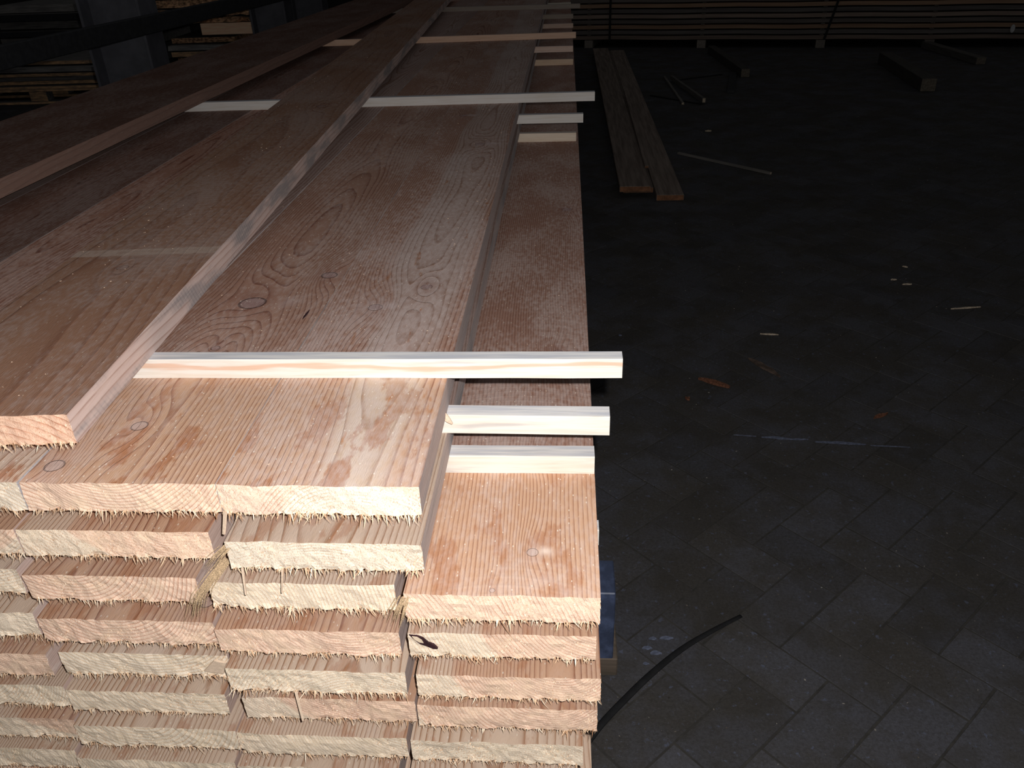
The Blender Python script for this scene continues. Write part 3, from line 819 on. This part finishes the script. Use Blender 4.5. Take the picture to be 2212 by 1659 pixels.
lath((.932, 7.36), (1.39, 7.62), .022, .006, 'shadow behind the crossed laths, built as a black strip', mats=[M_BLACK, M_BLACK], z=.0005)  # second lath shadow, also modelled as a black strip
lath((1.116, 4.405), (.673, 4.875), .014, .012, 'long thin lath alone in the middle of the floor')

# chips, bark and flakes
def flake(c, L, w, h, rz, mat, label, name='wood_chip', cat='wood chip', seed=1):
    rnd = random.Random(seed); bm = bmesh.new(); n = 7; up, lo = [], []
    for side in (1, -1):
        for k in (range(n) if side == 1 else range(n - 1, -1, -1)):
            t = k / (n - 1); ww = w * (math.sin(math.pi * (t * .86 + .07)) + rnd.uniform(-.2, .2)) * .5
            x = (t - .5) * L; yy = side * max(.0004, ww) + .12 * w * math.sin(4 * t)
            up.append(bm.verts.new((x, yy, h * rnd.uniform(.7, 1.3)))); lo.append(bm.verts.new((x, yy, 0)))
    bm.faces.new(up); bm.faces.new(lo)
    m = len(up)
    for i in range(m): bm.faces.new((up[i], up[(i + 1) % m], lo[(i + 1) % m], lo[i]))
    bmesh.ops.recalc_face_normals(bm, faces=bm.faces[:])
    o = link(name, bm_mesh(bm), [mat]); o.location = (c[0], c[1], .0005); o.rotation_euler = (0, 0, rz)
    return tag(o, label, cat, 'debris on the paving')
flake((.452, 2.13), .10, .022, .006, -.55, M_BARK, 'reddish pointed bark strip on the paving right of the long stick', 'bark_strip', 'bark', 3)
flake((.360, 2.037), .018, .012, .005, -.9, M_BARK, 'tiny red-brown bark crumb on the paving near the sticks', 'bark_crumb', 'bark', 4)
flake((.622, 2.228), .14, .022, .004, -1.0, mat_flat('dark_bark', (.10, .07, .055), .9, .4), 'long dark bark strip in the middle of the paving', 'bark_strip', 'bark', 5)
flake((.688, 2.46), .06, .007, .003, -.1, M_CHIP, 'pale double splinter on the middle of the paving', seed=6)
flake((.885, 1.948), .055, .014, .004, .55, M_BARK, 'brown curled chip on the right of the paving', seed=7)
flake((1.415, 2.664), .11, .010, .003, .15, M_CHIP, 'thin grey splinter far right on the paving', seed=8)
flake((1.346, 3.055), .020, .011, .003, -.5, M_CHIP, 'small bright chip at upper right of the paving', seed=9)
flake((1.257, 2.925), .022, .010, .003, .1, M_CHIP, 'small pale chip left of the two at upper right', seed=10)
flake((1.290, 2.879), .035, .010, .003, .1, M_CHIP, 'small pale chip pair at upper right of the paving', seed=11)
flake((.938, 5.448), .04, .02, .006, 0, M_CHIP, 'lone pale chip on the far floor', seed=12)
flake((.187, 2.456), .011, .010, .003, 0, M_CHALK, 'round bluish pebble on the paving by the stack', 'pebble', 'pebble', 13)
for k, (c, L, w, rz) in enumerate((((.630, 1.828), .050, .007, .05), ((.575, 1.834), .085, .011, -.10), ((.735, 1.812), .13, .011, -.08), ((.86, 1.798), .10, .004, -.06), ((.49, 1.845), .06, .003, -.1))):
    flake(c, L, w, .0012, rz, M_CHALK, ['short', 'left bluish', 'right bluish, widest', 'thin right-hand end', 'thin left-hand end'][k] + ' piece of the chalky line across the paving', 'chalk_mark', 'mark', 20 + k)
for k, (c, L, w) in enumerate((((.173, 1.122), .016, .008), ((.200, 1.124), .028, .010), ((.160, 1.098), .020, .009), ((.176, 1.086), .022, .010), ((.155, 1.06), .012, .006))):
    flake(c, L, w, .0012, .1, M_CHALK, ['upper left', 'upper right', 'middle', 'lower, larger', 'lowest small'][k] + ' pale paint flake on the paving by the curved black line', 'paint_flake', 'mark', 30 + k)
bm = bmesh.new(); rr = random.Random(99)
for k in range(900):
    Y = .7 + 5.5 * rr.random() ** 1.6; X = .07 + rr.random() * (.5 + .62 * Y)
    s = rr.uniform(.0007, .0024); a = rr.random() * 3.14; e = rr.uniform(.25, .8)
    v = [bm.verts.new((X + s * (math.cos(a) * p - math.sin(a) * q_ * e), Y + s * (math.sin(a) * p + math.cos(a) * q_ * e), z_)) for z_ in (.0003, .0016) for p, q_ in ((-1, 0), (0, -1), (1, 0), (0, 1))]
    bm.faces.new(v[4:])
    for i in range(4): bm.faces.new((v[i], v[(i + 1) % 4], v[4 + (i + 1) % 4], v[4 + i]))
m_, t_, b_ = newmat('sawdust_crumbs')
r_ = t_.new('ShaderNodeNewGeometry').outputs['Random Per Island']
t_.l.new(t_.ramp(r_, [(0, (.02, .018, .015)), (.35, (.10, .08, .06)), (.7, (.16, .14, .12)), (1, (.36, .33, .29))]), b_.inputs['Base Color'])
o = link('sawdust_crumbs', bm_mesh(bm), [m_]); tag(o, 'tiny wood crumbs scattered over the paving', 'sawdust', kind='stuff')
# crumbs of sawdust and small slivers on the boards
bm = bmesh.new()
for k in range(520):
    Y = .66 + 2.6 * rr.random() ** 1.4
    lay = rr.random()
    if lay < .2: X = rr.uniform(-.13, .03); Z = TOP0 - 2 * PITCH
    elif lay < .75: X = rr.uniform(-.50 - .05 * Y, -.15); Z = TOP0
    else:
        X = rr.uniform(-.70 - .05 * Y, -.54 - .055 * Y); Z = TOPR; Y = max(Y, .70)
    if any(abs(Y - q5) < .035 for q5 in (.845, 2.58, .83)): continue
    s = rr.uniform(.0003, .0008); a = rr.gauss(0, .8); e = rr.uniform(.2, .8); l_ = rr.choice((1, 1, 1, 2.2))
    v = [bm.verts.new((X + s * (math.cos(a) * p * l_ - math.sin(a) * q_ * e), Y + s * (math.sin(a) * p * l_ + math.cos(a) * q_ * e), Z + z_)) for z_ in (.0001, .0008) for p, q_ in ((-1, 0), (0, -1), (1, 0), (0, 1))]
    bm.faces.new(v[4:])
    for i in range(4): bm.faces.new((v[i], v[(i + 1) % 4], v[4 + (i + 1) % 4], v[4 + i]))
o = link('sawdust', bm_mesh(bm), [M_CHIPP]); tag(o, 'pale sawdust grains lying on the tops of the boards', 'sawdust', kind='stuff')
# sliver beside the middle stick
fl_ = flake((-.151, .818), .036, .008, .002, -.75, M_CHIPP, 'curled brown sliver at the inner end of the middle near stick', 'curled_sliver', 'splinter', 41)
fl_.location.z = TOP0 - .0455 + .012; fl_.rotation_euler = (.9, .5, -.5)

# ------------------------------------------------------------------ far stack on the right, boards lying crosswise
FA = math.atan2(8.96 - 9.62, 3.64 - .14)
fo = Vector((-.55, 9.62 + .12, 0)); fd = Vector((math.cos(FA), math.sin(FA), 0)); fn = Vector((-fd.y, fd.x, 0))
def farbox(name, s0, s1, n0, n1, z0, z1, mats, mi=(0,) * 6, parent=None, sag=0.0, segs=1, bev=0):
    bm = bmesh.new()
    if segs == 1: add_box(bm, s0, s1, n0, n1, z0, z1, mi)
    else:
        rings = []
        for k in range(segs + 1):
            s = s0 + (s1 - s0) * k / segs; dz = sag * math.sin(2 * math.pi * (s - .8) / 1.22 / 1.0) * .5 if sag else 0
            rings.append([bm.verts.new((s, a, z + dz)) for a, z in ((n0, z0), (n1, z0), (n1, z1), (n0, z1))])
        for a, c in zip(rings, rings[1:]):
            for i in range(4): bm.faces.new((a[i], a[(i + 1) % 4], c[(i + 1) % 4], c[i]))
        bm.faces.new(rings[0]); bm.faces.new(rings[-1])
        bmesh.ops.recalc_face_normals(bm, faces=bm.faces[:])
    o = link(name, bm_mesh(bm), mats, parent)
    if not parent: o.location = fo; o.rotation_euler = (0, 0, FA)
    return o
FP = .0525; FT = .037
FTINT = [mat_plain_wood('far_board_%d' % i, c1, c2, 0, 2) for i, (c1, c2) in enumerate((((.18, .135, .11), (.27, .205, .165)), ((.15, .13, .115), (.235, .20, .18)), ((.30, .18, .115), (.40, .26, .17)), ((.125, .11, .105), (.20, .18, .165))))]
fz0 = .082
for r_i in range(13):
    z = fz0 + r_i * FP
    for c_i in range(4):
        m = FTINT[(r_i * 7 + (r_i == 2) * 2) % 4 if r_i not in (2, 8) else 2]
        vis_ = c_i == 0 and r_i < 9
        o = farbox('far_board', .0, 6.4, c_i * .21 + .002, c_i * .21 + .203, z, z + FT, [m], segs=24, sag=.006)
        tag(o, ('long board edge in the far stack, %s row from the bottom' % (ROW[r_i])) if vis_ else 'board out of sight in the far stack', 'board', 'boards of the far stack' if vis_ else 'hidden boards of the far stack')
M_FSTK = mat_plain_wood('far_stick', (.16, .14, .12), (.24, .21, .18), 1, 6)
PL = ('first', 'second', 'third', 'fourth', 'fifth')
for k, s in enumerate((.82, 2.04, 3.25, 4.29, 5.5)):
    for r_i in range(12):
        z = fz0 + r_i * FP + FT
        o = farbox('far_stick', s - .02, s + .02, -.012 if r_i % 3 else -.004, .84, z + .0055, z + FP - FT - .0055, [M_FSTK])
        tag(o, 'thin spacer end above far-stack row %d, %s pile from the left' % (r_i + 1, PL[k]), 'stick', 'spacers in the far stack, %s pile' % PL[k])
    o = farbox('far_bearer', s - .045, s + .045, -.03, .84, .0005, fz0 - .006, [mat_plain_wood('far_bearer_wood', (.17, .15, .13), (.24, .21, .18), 1, 6)] if k == 0 else [bpy.data.materials['far_bearer_wood']])
    tag(o, 'pale bearer block under the far stack, %s from the left' % PL[k], 'block', 'bearers under the far stack')
for k, (s, tilt) in enumerate(((1.05, 0), (3.28, .22))):
    bm = bmesh.new(); add_box(bm, -.012, .012, -.007, -.004, 0, .72)
    o = link('strapping_band', bm_mesh(bm), [M_BLACK]); p = fo + fd * s + fn * (-.010)
    o.location = (p.x, p.y, .07); o.rotation_euler = (0, tilt, FA)
    tag(o, 'black band running straight down the far stack' if k == 0 else 'slanting black band across the far stack', 'strap')
bm = bmesh.new(); bmesh.ops.create_cone(bm, cap_ends=True, segments=14, radius1=.045, radius2=.045, depth=.006)
o = link('white_tag', bm_mesh(bm), [M_TAG]); p = fo + fd * 5.02 + fn * (-.016); o.location = (p.x, p.y, .175); o.rotation_euler = (math.pi / 2, 0, FA); o.scale = (.45, .85, 1)
tag(o, 'small whitish tag on the far stack at upper right', 'tag')

# ------------------------------------------------------------------ steel posts and rail behind, left
def hpost(x0, x1, y, label, H=3.2):
    root = empty('steel_post', ((x0 + x1) / 2, y, 0)); w = (x1 - x0) / 2
    tag(root, label, 'post', 'steel posts left of the stack')
    for nm, (a, b2, c, d) in (('flange', (-w - .015, -w, -.10, .10)), ('web', (-w, w, -.006, .006)), ('flange', (w, w + .015, -.10, .10))):
        bm = bmesh.new(); add_box(bm, a, b2, c, d, .0155, H); link(nm, bm_mesh(bm), [M_STEEL], root)
    bm = bmesh.new(); add_box(bm, -w - .05, w + .05, -.15, .15, .0005, .015); link('base_plate', bm_mesh(bm), [M_STEEL], root)
hpost(-2.51, -2.21, 4.5, 'nearest grey steel post at upper left, bluish web')
hpost(-2.49, -2.23, 6.9, 'second grey steel post, behind the nearest one')
hpost(-2.56, -2.29, 8.2, 'third, farthest grey steel post')
rail = empty('guard_rail', (-2.10, 5, .835)); tag(rail, 'dark horizontal steel rail running past the posts', 'rail')
bm = bmesh.new(); add_box(bm, -.018, .018, -4.2, 4.6, -.042, .042); bevel(bm, .004)
for v in bm.verts: v.co.z += .008 - .009 * v.co.y
link('bar', bm_mesh(bm), [M_DARKST], rail)
for yy, bx_ in ((-.5, -.090), (1.9, -.110), (3.2, -.170)):
    bm = bmesh.new(); add_box(bm, bx_, -.018, yy - .03, yy + .03, -.03, .03); link('bracket', bm_mesh(bm), [M_DARKST], rail)

# ------------------------------------------------------------------ pallet and lumber piles behind the posts
M_PEDGE = mat_plain_wood('pallet_edge', (.26, .18, .12), (.70, .42, .22), 0, 14)
pal = empty('pallet', (-4.55, 6.95, 0), .03); tag(pal, 'old wooden pallet on the floor at far left under a pile of boards', 'pallet')
def pb(name, x0, x1, y0, y1, z0, z1, mats=(M_OLDWOOD, M_PEDGE), mi=(0, 0, 1, 0, 0, 0)):
    bm = bmesh.new(); add_box(bm, x0, x1, y0, y1, z0, z1, mi, jit=.002); return link(name, bm_mesh(bm), list(mats), pal)
for k in range(3): pb('bottom_board', -.75, .75, -.0 + k * .34, .10 + k * .34, .0025, .022)
for k in range(3):
    for j in range(3): pb('block', -.75 + j * .675, -.60 + j * .675, .0 + k * .34, .10 + k * .34, .0255, .10)
for k in range(3): pb('stringer', -.75, .75, .0 + k * .34, .10 + k * .34, .104, .122)
for k in range(7): pb('deck_board', -.75, .75, -.0 + k * .118, .10 + k * .118, .1255, .146)
rr = random.Random(5)
def pile(x0, x1, y0, y1, z0, n, desc, group, hs, mats, seed, jit=.05, seg=3):
    r = random.Random(seed); z = z0; k = 0
    for row in range(n):
        h = r.uniform(*hs); y = y0 + r.uniform(-.05, .05)
        xa = x0 + r.uniform(-jit, jit); xb = x1 + r.uniform(-jit * 2.5, jit)
        m = mats[row % len(mats)]
        bm = bmesh.new(); add_box(bm, xa, xb, y, y1, 0, h, (0, 0, 1, 0, 0, 1), jit=.004)
        o = link('rough_board', bm_mesh(bm), [M_OLDWOOD, m]); o.location = (0, 0, z)
        tag(o, '%s, %s board up' % (desc, ROW[min(row, 8)]), 'board', group)
        z += h + .0125
    return z
pile(-5.3, -3.86, 6.98, 7.75, .1525, 5, 'grey board piled on the old pallet', 'boards on the pallet', (.022, .035), [M_PEDGE, M_OLDWOOD], 1)
pile(-5.4, -3.78, 7.95, 8.7, .0125, 9, 'dark board in the pile behind the pallet', 'dark pile behind the pallet', (.05, .08), [M_OLDWOOD, M_DARKST], 2)
zt = pile(-3.52, -2.80, 7.45, 8.3, .0125, 9, 'rough board in the pile seen between the posts', 'rough pile between the posts', (.026, .046), [M_PEDGE, M_OLDWOOD, M_ORANGE], 4, jit=.09)
bm = bmesh.new(); add_box(bm, -3.20, -2.66, 7.44, 7.62, 0, .092, (0,) * 6); bevel(bm, .003)
o = link('square_timber', bm_mesh(bm), [M_TIMBER]); o.location = (0, 0, zt - .002 + .0125); tag(o, 'bright orange-brown squared timber on the pile between the posts', 'timber')
zt2 = zt + .105
for k, (x0, x1, h) in enumerate(((-3.8, -2.75, .05), (-3.75, -2.7, .06), (-3.82, -2.8, .07), (-3.7, -2.7, .06))):
    bm = bmesh.new()
    nx = 16; up, lo = [], []
    ft = [bm.verts.new((x0 + (x1 - x0) * i / nx, 7.46 + rr.uniform(-.03, .03), rr.uniform(0, .006))) for i in range(nx + 1)]
    fu = [bm.verts.new((x0 + (x1 - x0) * i / nx, 7.46 + rr.uniform(-.03, .03), h + rr.uniform(-.012, 0))) for i in range(nx + 1)]
    bt = [bm.verts.new((v.co.x, 8.2, 0)) for v in ft]; bu = [bm.verts.new((v.co.x, 8.2, h)) for v in ft]
    for i in range(nx):
        for q4, mi_ in (((ft[i], ft[i + 1], fu[i + 1], fu[i]), 1), ((fu[i], fu[i + 1], bu[i + 1], bu[i]), 0), ((bu[i], bu[i + 1], bt[i + 1], bt[i]), 0), ((bt[i], bt[i + 1], ft[i + 1], ft[i]), 0)):
            f = bm.faces.new(q4); f.material_index = mi_
    bm.faces.new((ft[0], fu[0], bu[0], bt[0])); bm.faces.new((ft[-1], bt[-1], bu[-1], fu[-1]))
    bmesh.ops.recalc_face_normals(bm, faces=bm.faces[:])
    o = link('broken_slab', bm_mesh(bm), [M_OLDWOOD, M_ORANGE]); o.location = (0, 0, zt2 + .0125 * 0)
    tag(o, 'rough slab with orange broken edges above the squared timber, %s up' % PL[k], 'slab', 'broken slabs between the posts'); zt2 += h + .006
